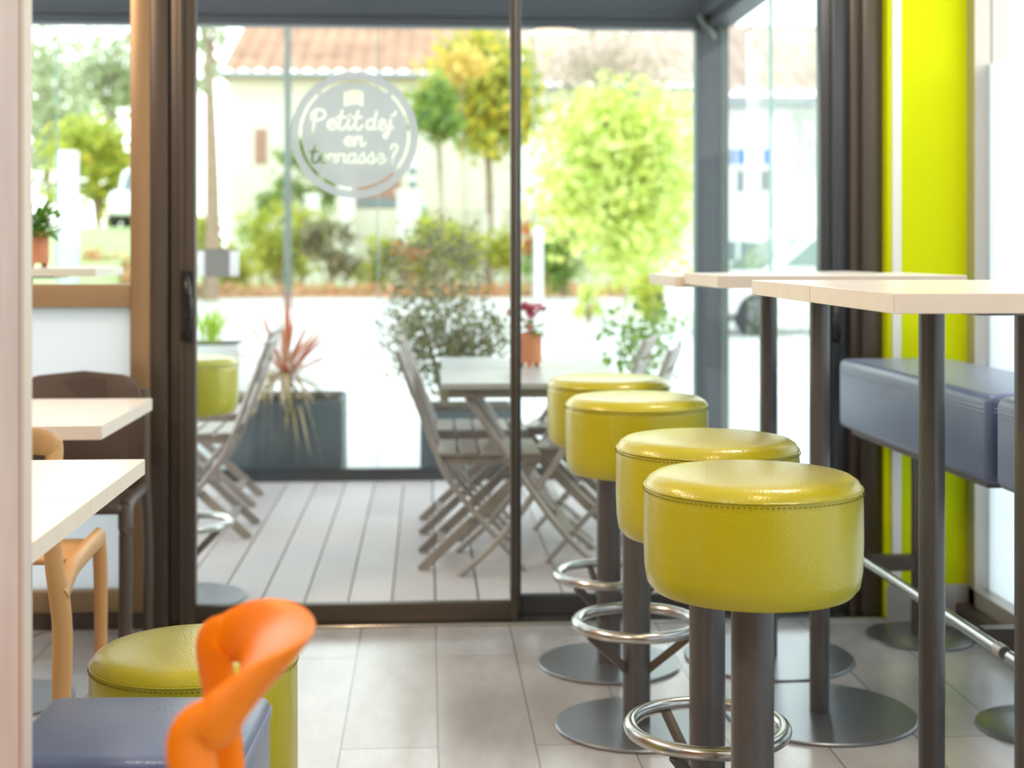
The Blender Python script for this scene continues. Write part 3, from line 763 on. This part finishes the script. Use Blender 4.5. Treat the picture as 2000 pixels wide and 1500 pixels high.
# grey notice panel fixed to the rear glass
q0, q1 = at(386, 541, TY - .01), at(465, 488, TY - .01)
np_ = thing('notice_panel', ((q0.x + q1.x) / 2, TY - .004, q0.z), 'small grey panel with pale sides on the rear terrace glass', 'panel')
hw, hh = (q1.x - q0.x) / 2, q1.z - q0.z
MB().box(-hw * .6, hw * .55, -.012, .03, 0, hh).build('plate', M['panelgrey'], np_)
MB().box(-hw, -hw * .62, -.010, .03, .004, hh - .004).box(hw * .57, hw, -.010, .03, .004, hh - .004).bevel(.004, 2).build('side_strip', M['wplanter'], np_)
MB().box(-hw * 1.05, hw * 1.05, -.014, .03, hh, hh + .006).build('top_bar', M['panelgrey'], np_)

# ================================================================== planters and plants beyond the terrace glass
GZ = -.06
def planter(name, x0, x1, y0, y1, z1, m, label, cat='planter'):
    t = thing(name, ((x0 + x1) / 2, (y0 + y1) / 2, GZ), label, cat)
    w, d, h = (x1 - x0) / 2, (y1 - y0) / 2, z1 - GZ
    MB().box(-w, w, -d, d, 0, h).bevel(.006, 2).build('box', m, t)
    MB().box(-w + .02, w - .02, -d + .02, d - .02, h - .002, h + .006).build('soil', M['soil'], t)
    return t
P1 = planter('planter_box', at(440, 0, 7.4).x, at(668, 0, 7.4).x, 7.42, 7.9, at(560, 783, 7.42).z, M['planter'], 'slate grey planter holding the red cordyline')
P2 = planter('planter_box', at(820, 0, 7.4).x, at(1010, 0, 7.4).x, 7.5, 7.98, at(900, 803, 7.5).z, M['planter'], 'slate grey planter holding the sparse olive shrub')
P3 = planter('planter_box', .95, 1.34, 7.5, 7.95, .33, M['planter'], 'slate grey planter behind the right-hand folding chairs')
P4 = planter('planter_box', at(335, 0, 8).x, at(466, 0, 8).x, 8.02, 8.45, at(425, 676, 8).z, M['wplanter'], 'tall white planter holding a tuft of grass')

def blades(name, loc, label, cat, sets):
    t = thing(name, loc, label, cat)
    r = random.Random(11)
    for pn, m, n, l, w, e0, e1, dr, off in sets:
        b = MB()
        for k in range(n):
            a = r.uniform(0, 2 * PI); el = r.uniform(e0, e1)
            d = (math.cos(a) * math.cos(el), math.sin(a) * math.cos(el) * .7, math.sin(el))
            b.leaf((r.gauss(0, off), r.gauss(0, off), 0.0), d, l * r.uniform(.7, 1.1), w * r.uniform(.7, 1.2), dr * r.uniform(.5, 1.3), 6)
        b.build(pn, m, t, normals=False)
    return t
cl = at(556, 760, 7.6)
co = blades('cordyline', (cl.x, 7.62, at(556, 783, 7.42).z), 'red spiky cordyline with drooping straw leaves in a slate planter', 'plant',
       [('red_leaves', M['lf_red'], 54, .50, .024, .12, 1.5, .10, .012), ('dry_leaves', M['lf_straw'], 70, .44, .024, -.35, .7, .45, .015)])
MB().lathe([(0, -.005), (.02, -.005), (.018, .12), (0, .12)], 12).build('stem', M['bark'], co)
for ch in co.children:
    if ch.name.startswith(('red_leaves', 'dry_leaves')): ch.location.z = .11
# straw leaves that hang in front of the planter box
b = MB(); r = random.Random(5)
for k in range(9):
    x0 = r.uniform(-.10, .12)
    pts = spline([(x0 * .3, -.02, .13), (x0 * .8, -.17, .12), (x0 * 1.3, -.235, -.02), (x0 * 1.9 + r.uniform(-.04, .04), -.24, -.26 - r.uniform(0, .08))], 5)
    b.tube(pts, [.012 * (1.15 - i / len(pts)) for i in range(len(pts))], 5, flat=(1.2, .12))
b.build('hanging_leaves', M['lf_straw'], co)
gl = at(408, 672, 8.2)
blades('grass_tuft', (gl.x, 8.22, at(425, 676, 8).z + .005), 'bright green grass tuft in the tall white planter', 'plant', [('blades', M['lf_grass'], 60, .26, .012, .95, 1.5, .12, .03)])

def cluster(n, R, r, size, rnd, k=9, flat=1.0, hollow=.3):
    """leaf points: k clumps spread in an ellipsoid R, clump radius r"""
    out = []
    cs = []
    for i in range(k):
        while True:
            p = Vector((rnd.uniform(-1, 1), rnd.uniform(-1, 1), rnd.uniform(-1, 1)))
            if hollow < p.length < 1: break
        cs.append(Vector((p.x * R[0], p.y * R[1], p.z * R[2])))
    for i in range(n):
        c = rnd.choice(cs)
        out.append(c + Vector((rnd.gauss(0, r), rnd.gauss(0, r), rnd.gauss(0, r * flat))))
    return out

def shrub(name, loc, R, n, size, m, label, cat='shrub', k=9, clump=None, stems=5, stemh=.3, seed=1, group=None, bark='twig', sr=.012):
    """loc on the ground; crown centre stemh+R.z above it"""
    rnd = random.Random(seed)
    t = thing(name, loc, label, cat, group)
    zc = stemh + R[2]
    b = MB()
    for p in cluster(n, R, clump or min(R) * .3, size, rnd, k):
        p.z = max(p.z, -zc + .02)
        b.card(p + Vector((0, 0, zc)), size, rnd)
    b.build('foliage', m, t, normals=False)
    s = MB()
    for i in range(stems):
        a = rnd.uniform(0, 2 * PI); q = Vector((math.cos(a) * R[0] * .6, math.sin(a) * R[1] * .6, zc + R[2] * rnd.uniform(-.2, .7)))
        pa = spline([(q.x * .05, q.y * .05, 0), (q.x * .3, q.y * .3, zc * .45), q * 1.0], 4)
        s.tube(pa, [sr * (1.1 - .8 * i2 / len(pa)) for i2 in range(len(pa))], 6)
    s.build('stems', M[bark], t)
    return t

# olive-like shrub and green shrub standing in the planters
oz = at(900, 803, 7.5).z + .006
oc_ = at(868, 640, 7.72)
shrub('olive_shrub', (oc_.x, 7.72, oz), (.36, .2, .44), 3600, .040, M['lf_olive'], 'sparse grey-green olive shrub in the slate planter behind the terrace table', k=26, clump=.07, stems=9, stemh=.1, seed=4, sr=.010)
gc = at(1262, 640, 7.72)
shrub('leafy_shrub', (1.16, 7.72, .336), (.22, .14, .22), 420, .055, M['lf_green'], 'light green leafy shrub behind the right-hand folding chairs', k=12, clump=.06, stems=6, stemh=.12, seed=9, sr=.006)

# ================================================================== street, gardens and houses
struct(MB().box(-60, 60, TY + .13, 36.5, GZ - .1, GZ).build('road', M['road']), 'pale sunlit car park beyond the terrace', 'road')
struct(MB().box(-60, 60, 36.5, 41, GZ - .1, GZ + .05).build('verge_ground', M['litter']), 'brown leaf-strewn verge', 'ground')
struct(MB().box(-80, 80, 41, 120, GZ - .1, GZ + .08).build('garden_ground', M['lawn']), 'pale lawn of the garden', 'ground')
struct(MB().box(XR + .12, 60, -12, TY + .1, GZ - .1, GZ).box(-60, XL - .12, -12, TY + .1, GZ - .1, GZ).build('side_ground', M['road']), 'pale ground beside the building', 'ground')
r = random.Random(21); b = MB()
for k in range(2600): b.card((r.uniform(-15, 6.4), 36.9 + r.uniform(-.4, .4) + r.gauss(0, .15), GZ + .06 + r.uniform(0, .28)), .22, r)
lt = b.build('fallen_leaves', M['lf_litter'], normals=False); tag(lt, 'orange brown fallen leaves along the verge', 'leaves', kind='stuff')

# cream house
def slabroof(b, x0, x1, y0, z0, y1, z1, pitch=.55):
    """barrel tiles running up the slope"""
    n = int((x1 - x0) / (pitch / 8)); A, B = [], []
    for i in range(n + 1):
        x = x0 + (x1 - x0) * i / n; h = .3 * pitch * abs(math.sin(PI * (x - x0) / pitch))
        A.append(b.b.verts.new((x, y0, z0 + h))); B.append(b.b.verts.new((x, y1, z1 + h)))
    for i in range(n): b.b.faces.new((A[i], A[i + 1], B[i + 1], B[i]))
    b.box(x0, x1, y0 + .02, y1, z0 - .12, z0 - .04)
    return b
HY = 50.0
hx0, hx1 = at(432, 0, HY).x, at(1012, 0, HY).x
hz = at(700, 148, HY).z
h = thing('house', ((hx0 + hx1) / 2, HY, 0), 'cream house with pinkish tiled roof across the car park', 'house')
c = Vector(((hx0 + hx1) / 2, HY, 0))
MB().box(hx0 + .25, hx1 - .1, HY, HY + 8, GZ, hz + .1).move(-c).build('wall', M['render'], h)
rf = MB(); slabroof(rf, hx0, hx1, HY - .5, hz, HY + 6, hz + 2.6); rf.move(-c).build('roof', M['tile'], h)
MB().tube([Vector((hx0, HY - .56, hz - .06)) - c, Vector((hx1, HY - .56, hz - .06)) - c], .1, 10).build('gutter', M['gutter'], h)
def win(u0, u1, v0, v1, m, name='window', fr=None):
    a, bb = at(u0, v1, HY), at(u1, v0, HY)
    o = MB().box(a.x, bb.x, HY - .06, HY + .05, a.z, bb.z).move(-c).build(name, m, h)
    return o
win(498, 521, 252, 320, M['shutter'], 'shutter'); w_ = win(695, 782, 330, 418, M['shutter'], 'entrance')
a, bb = at(697, 405, HY), at(780, 388, HY); MB().box(a.x, bb.x, HY - .09, HY - .06, a.z, bb.z).move(-c).build('pane', M['pane'], w_)
w_ = win(796, 816, 305, 372, M['concrete'])
for v0, v1 in ((328, 342), (354, 368)):
    a, bb = at(799, v1, HY), at(813, v0, HY); MB().box(a.x, bb.x, HY - .09, HY - .06, a.z, bb.z).move(-c).build('pane', M['pane'], w_)
# second house behind the bamboo
NY = 64.0
n0, n1 = at(1030, 0, NY).x, at(1400, 0, NY).x
nz = at(1200, 172, NY).z
t = thing('house', ((n0 + n1) / 2, NY, 0), 'pale house with faded pink roof behind the lime bamboo', 'house')
c2 = Vector(((n0 + n1) / 2, NY, 0))
MB().box(n0 + .2, n1 - .2, NY, NY + 8, GZ, nz).move(-c2).build('wall', M['concrete'], t)
rf = MB(); slabroof(rf, n0, n1, NY - .5, nz, NY + 7, nz + 3.6, .6); rf.move(-c2).build('roof', M['tile_pale'], t)
MB().tube([Vector((n0, NY - .56, nz - .06)) - c2, Vector((n1, NY - .56, nz - .06)) - c2], .1, 10).build('gutter', M['gutter'], t)
# garden wall and gate pillars
GY = 44.0
gw = MB().box(at(690, 0, GY).x, at(1380, 0, GY).x, GY, GY + .2, GZ, at(900, 408, GY).z).build('garden_wall', M['render']); tag(gw, 'low cream garden wall before the house', 'garden wall')
for u0, u1, v0, v1, lb in ((598, 624, 380, 470, 'white gate pillar among the hedges left of the sticker'), (664, 692, 362, 470, 'white gate pillar just below the round sticker'), (776, 822, 372, 470, 'broad white gate pillar below the small window'), (945, 979, 376, 470, 'white gate pillar beside the door stile')):
    a, bb = at(u0, v1, GY - .6), at(u1, v0, GY - .6)
    t = thing('gate_pillar', ((a.x + bb.x) / 2, GY - .6, GZ), lb, 'pillar', 'white garden gate pillars')
    w = (bb.x - a.x) / 2
    MB().box(-w, w, -w, w, 0, bb.z - GZ - .12).build('shaft', M['concrete'], t)
    MB().box(-w - .06, w + .06, -w - .06, w + .06, bb.z - GZ - .12, bb.z - GZ).bevel(.02, 1).build('cap', M['concrete'], t)
a = at(827, 0, 42); o = MB().lathe([(0, GZ), (.08, GZ), (.08, at(827, 405, 42).z), (0, at(827, 400, 42).z)], 14, (a.x, 42, 0)).build('bollard', M['teal']); tag(o, 'slim teal bollard beside the broad white pillar', 'bollard')

# street pole and white globe lamp
a = at(562, 0, 30); o = MB().lathe([(0, GZ), (.085, GZ), (.075, 4), (.06, 9), (0, 9)], 14, (a.x, 30, 0)).build('street_pole', M['greymetal']); tag(o, 'tall grey street pole in front of the cream house', 'pole')
a = at(1051, 455, 24)
t = thing('garden_lamp', (a.x, 24, GZ), 'white post lamp with round globe right of the door stile', 'lamp')
MB().lathe([(0, 0), (.09, 0), (.08, a.z - GZ - .1), (0, a.z - GZ - .1)], 16).build('post', M['wplanter'], t)
MB().lathe([(.11 * math.sin(PI * k / 12), a.z - GZ - .11 * math.cos(PI * k / 12)) for k in range(13)], 20).build('globe', M['globe'], t)

# trees, hedges and shrubs
def tree(name, u, v_top, v_bot, halfw, Y, n, size, m, label, trunk=None, seed=1, k=14, lean=0, clump=.22, bark='bark', group=None, tr=.12):
    rnd = random.Random(seed)
    base = at(u, 0, Y); zt, zb_ = at(u, v_top, Y).z, at(u, v_bot, Y).z
    W = halfw * Y / F
    t = thing(name, (base.x, Y, GZ + .06), label, 'tree', group)
    zc = (zt + zb_) / 2 - GZ - .06; R = (W, W * .5, (zt - zb_) / 2)
    b = MB()
    for p in cluster(n, (R[0] * .85, R[1] * .85, R[2] * .85), clump * min(R[0], R[2]), size, rnd, k, hollow=.2):
        b.card(p + Vector((lean, 0, max(zc, .1))), size, rnd)
    b.build('crown', m, t, normals=False)
    s = MB()
    top = Vector((lean, 0, zc))
    s.tube(spline([(0, 0, 0), top * .4 + Vector((.1, 0, 0)), top], 5), [tr * (1 - .06 * i) for i in range(11)], 8)
    for i in range(9):
        q = Vector((rnd.uniform(-1, 1) * R[0] * .7, rnd.uniform(-1, 1) * R[1] * .6, rnd.uniform(-.3, .8) * R[2])) + top
        s.tube(spline([top * rnd.uniform(.35, .8), (top * .6 + q * .4), q], 4), [tr * .4 * (1 - .08 * j) for j in range(9)], 6)
    s.build('trunk', M[bark], t)
    return t
tree('garden_tree', 952, 50, 292, 118, 42.4, 5200, .34, M['lf_tree'], 'yellow-green tree in front of the cream house', seed=2, k=44, clump=.24, tr=.10)
tree('garden_tree', 902, 95, 178, 40, 37.6, 420, .28, M['lf_yellow'], 'golden yellow young tree before the yellow-green tree', seed=5, k=7, clump=.32, tr=.025)
tree('garden_tree', 858, 150, 292, 46, 35, 900, .30, M['lf_green'], 'dark green tree right of the round sticker', seed=8, k=11, clump=.3, tr=.03)
tree('bamboo_clump', 1218, 165, 540, 172, 27, 7000, .24, M['lf_lime'], 'bright lime bamboo clump beyond the right folding chairs', seed=3, k=70, clump=.2, bark='twig', tr=.04)
tree('bare_tree', 1205, 30, 330, 170, 58, 2600, .26, M['lf_bare'], 'pale bare tree behind the lime bamboo', seed=12, k=60, clump=.17, bark='twig', tr=.16)
tree('street_tree', 408, 20, 210, 34, 33, 160, .28, M['lf_pale'], 'bare brown tree trunk beside the door handle post', seed=13, k=6, bark='bark', tr=.22)
tree('street_tree', 190, 210, 430, 90, 42, 1700, .34, M['lf_hedge'], 'light green tree behind the left window', seed=14, k=20, clump=.25, tr=.1)
tree('street_tree', 90, 60, 420, 120, 60, 1500, .5, M['lf_pale'], 'pale hazy tree far behind the left window', seed=15, k=26, clump=.25, tr=.15)
tree('street_tree', 215, 30, 260, 90, 66, 1100, .5, M['lf_pale'], 'pale hazy tree at the upper right of the left window', seed=16, k=22, clump=.22, tr=.15)

def bush(u, v_top, v_bot, halfw, Y, n, size, m, label, seed, name='shrub', k=10):
    base = at(u, 0, Y); zt = at(u, v_top, Y).z; W = halfw * Y / F
    H = zt - GZ - .05
    return shrub(name, (base.x, Y, GZ + .05), (W, W * .35, H * .42), n, size, m, label, 'shrub', k, clump=min(W, H) * .2, stems=6, stemh=H * .12, seed=seed, bark='bark', sr=.03)
bush(430, 415, 560, 60, 39, 900, .26, M['lf_hedge'], 'yellow-green shrub behind the grey notice panel', 31)
bush(545, 385, 560, 80, 40.7, 1500, .28, M['lf_hedge'], 'broad yellow-green shrub above the red cordyline', 32, k=16)
bush(590, 268, 430, 62, 46, 1200, .28, M['lf_green'], 'tall green shrub against the cream house wall', 33, k=12)
bush(510, 330, 430, 40, 46.6, 500, .26, M['lf_green'], 'green shrub left of the street pole at the house', 41)
bush(640, 425, 560, 55, 39, 800, .24, M['lf_olive'], 'grey-green shrub below the round sticker', 34)
bush(740, 470, 560, 60, 40.7, 700, .24, M['lf_hedge'], 'low yellow-green shrub left of the olive shrub', 35)
bush(860, 425, 560, 70, 39, 1200, .26, M['lf_hedge'], 'bright yellow-green shrub behind the olive shrub', 36, k=14)
bush(960, 455, 560, 55, 40.6, 800, .24, M['lf_hedge'], 'yellow-green shrub left of the door stile', 37)
bush(1100, 440, 560, 62, 34.8, 1300, .24, M['lf_green'], 'dark green rounded shrub right of the garden lamp', 38, k=14)
bush(1090, 330, 470, 26, 38.6, 420, .24, M['lf_yellow'], 'golden yellow shrub left of the lime bamboo', 39, k=6)
bush(1055, 420, 480, 34, 40.2, 360, .22, M['lf_redbush'], 'reddish shrub behind the garden lamp', 40, k=6)
bush(790, 440, 500, 30, 37.95, 260, .22, M['lf_redbush'], 'reddish shrub below the broad white pillar', 42, k=5)
bush(1280, 545, 600, 70, 24, 700, .16, M['lf_hedge'], 'low green planting at the foot of the bamboo', 43)
bush(1150, 560, 615, 30, 22.6, 260, .16, M['lf_lime'], 'small lime shrub at the edge of the car park', 44, k=5)
bush(215, 430, 520, 60, 38, 700, .24, M['lf_pale'], 'pale green shrub right of the leafy potted plant', 45)
bush(212, 487, 545, 60, 30, 600, .18, M['lf_litter'], 'orange-leaved low shrub above the terrace high table', 46)

# right-hand building
BY = 36.0
bx0, bx1 = at(1405, 0, BY).x, at(1800, 0, BY).x
zb1 = at(1500, 195, BY).z
t = thing('side_building', ((bx0 + bx1) / 2, BY, 0), 'white building with pale pink tiled roof right of the corner post', 'building')
c = Vector(((bx0 + bx1) / 2, BY, 0))
MB().box(bx0, bx1, BY, BY + 8, GZ, zb1).move(-c).build('wall', M['concrete'], t)
rf = MB(); slabroof(rf, bx0 - .3, bx1, BY - .4, zb1 + .1, BY + 5, zb1 + 2.6, .5); rf.move(-c).build('roof', M['tile_pale'], t)
MB().box(bx0 - .3, bx1, BY - .45, BY, zb1 - .2, zb1 + .02).move(-c).build('fascia', M['gutter'], t)
def bwin(name, u0, u1, v0, v1, m, d=.05):
    a, bb = at(u0, v1, BY), at(u1, v0, BY)
    return MB().box(a.x, bb.x, BY - d, BY + .02, a.z, bb.z).move(-c).build(name, m, t)
bwin('window', 1541, 1590, 222, 345, M['greenpanel']); bwin('window', 1600, 1640, 222, 345, M['greenpanel'])
bwin('signboard', 1428, 1520, 285, 330, M['wplanter'], .08)
bwin('window', 1440, 1452, 335, 375, M['pane']); bwin('window', 1485, 1512, 335, 372, M['pane'])
for u0, u1 in ((1428, 1434), (1440, 1452), (1490, 1504)): bwin('sign_lettering', u0, u1, 291, 322, M['blue'], .1)

# cars
def car(name, loc, rz, label, L=4.2, H=1.5):
    t = thing(name, loc, label, 'car', None, rz)
    k = L / 4.2
    low = [(-2.1, .3), (-2.1, .62), (-2.02, .86), (-1.0, .95), (1.5, .97), (2.02, .92), (2.1, .6), (2.08, .3)]
    b = MB().prism([(x * k, z * H / 1.5) for x, z in low], -.85, .85); b.bevel(.09, 3).build('body', M['carwhite'], t)
    cab = [(-1.15, .92), (-.45, 1.42), (.0, 1.5), (1.0, 1.48), (1.75, .95)]
    b = MB().prism([(x * k, z * H / 1.5) for x, z in cab], -.72, .72); b.bevel(.07, 3).build('cabin', M['carwhite'], t)
    for s in (-1, 1):
        MB().prism([(x * k, z * H / 1.5) for x, z in ((-.85, .99), (-.38, 1.36), (.32, 1.42), (.32, .99))], s * .715, s * .735).build('side_window', M['carglass'], t)
        MB().prism([(x * k, z * H / 1.5) for x, z in ((.4, .99), (.4, 1.42), (.95, 1.4), (1.4, .99))], s * .715, s * .735).build('side_window', M['carglass'], t)
        for x in (-1.3, 1.3): MB().tube([(x * k, s * .70, .31), (x * k, s * .87, .31)], .31, 24).build('wheel', M['tyre'], t)
    MB().quad((-1.16 * k, -.62, .95 * H / 1.5), (-1.16 * k, .62, .95 * H / 1.5), (-.49 * k, .58, 1.41 * H / 1.5), (-.49 * k, -.58, 1.41 * H / 1.5)).build('windscreen', M['carglass'], t)
    MB().box(2.06 * k, 2.11 * k, -.75, -.5, .7, .85).box(2.06 * k, 2.11 * k, .5, .75, .7, .85).build('tail_lamp', M['lamp'], t)
    return t
a = at(1590, 0, 21); car('parked_car', (a.x, 21, GZ), PI * .06, 'white parked car nearest the right door post')
a = at(1480, 0, 31); car('parked_car', (a.x, 31, GZ), PI * .9, 'white parked car before the white building')
struct(MB().prism([(24.0, GZ - .05), (36.4, GZ - .05), (36.4, 1.72), (34.0, 1.70)], -16, -6.3, 'x').build('garden_bank_ground', M['lawn']), 'pale grassy bank left of the car park', 'ground')
a = at(300, 0, 35.2); car('parked_car', (a.x, 35.2, 1.71), PI / 2, 'white car on the grassy bank at the right edge of the left window', 2.3, 1.42)
a = at(132, 0, 27.5); t = thing('sign_pillar', (a.x, 27.5, .5), 'slim white pillar with pale teal base behind the potted plant', 'pillar')
MB().box(-.19, .19, -.1, .1, .75, 2.55).bevel(.02, 2).build('panel', M['wplanter'], t); MB().box(-.2, .2, -.11, .11, 0, .75).build('base', M['paleteal'], t)

# ================================================================== light
w = bpy.data.worlds.new('World'); SC.world = w; w.use_nodes = True
nt = w.node_tree; bg = nt.nodes['Background']
tcn = nt.nodes.new('ShaderNodeTexCoord'); sp = nt.nodes.new('ShaderNodeSeparateXYZ'); rp = nt.nodes.new('ShaderNodeValToRGB')
nt.links.new(tcn.outputs['Generated'], sp.inputs[0]); nt.links.new(sp.outputs['Z'], rp.inputs['Fac'])
rp.color_ramp.elements[0].position = 0; rp.color_ramp.elements[0].color = (1, .99, .97, 1)
rp.color_ramp.elements[1].position = .7; rp.color_ramp.elements[1].color = (.80, .90, 1.0, 1)
nt.links.new(rp.outputs[0], bg.inputs['Color'])
mr = nt.nodes.new('ShaderNodeMapRange')
for i_, v_ in ((1, .0), (2, .7), (3, 3.8), (4, 2.2)): mr.inputs[i_].default_value = v_
nt.links.new(sp.outputs['Z'], mr.inputs[0]); nt.links.new(mr.outputs[0], bg.inputs['Strength'])

def light(name, kind, loc, energy, color, size=.3, rot=(0, 0, 0), **kw):
    l = bpy.data.lights.new(name, kind); l.energy = energy; l.color = color
    if kind == 'AREA': l.shape = 'DISK'; l.size = size
    elif kind == 'SUN': l.angle = size
    else: l.shadow_soft_size = size
    for k_, v_ in kw.items(): setattr(l, k_, v_)
    o = bpy.data.objects.new(name, l); COL.objects.link(o); o.location = loc; o.rotation_euler = rot
    return o
light('sun', 'SUN', (0, -20, 20), .7, (1, .97, .92), math.radians(8), Vector((.42, .5, -.72)).to_track_quat('-Z', 'Y').to_euler())
WARM, SOFT = (1.0, .66, .38), (1.0, .90, .76)
for x, y, e, c_ in ((-1.7, 3.3, 30, WARM), (-1.1, .4, 26, SOFT), (-2.3, 2.5, 30, (1, .95, .9)), (.5, 1.4, 12, WARM), (1.15, 3.3, 18, SOFT), (.9, -1.0, 16, WARM), (-1.2, -1.0, 12, WARM)):
    light('lamp_and_fill', 'AREA', (x, y, ZC - .03), e, c_, .35)  # lamps, plus two pale ones at left added as fill for partition and edges

# ================================================================== camera
cam = bpy.data.cameras.new('Camera'); co_ = bpy.data.objects.new('Camera', cam); COL.objects.link(co_)
co_.location = (0, 0, CH); co_.rotation_euler = (PI / 2, 0, -TH)
cam.sensor_width = 36; cam.lens = 36 * F / 2000; cam.shift_y = -(750 - HV) / 2000
cam.clip_start = .05; cam.clip_end = 300
cam.dof.use_dof = True; cam.dof.focus_distance = 2.5; cam.dof.aperture_fstop = 3.2
SC.camera = co_
SC.view_settings.view_transform = 'Standard'; SC.view_settings.look = 'None'
SC.view_settings.gamma = 1; SC.view_settings.exposure = 0.12
SC.view_settings.use_curve_mapping = False
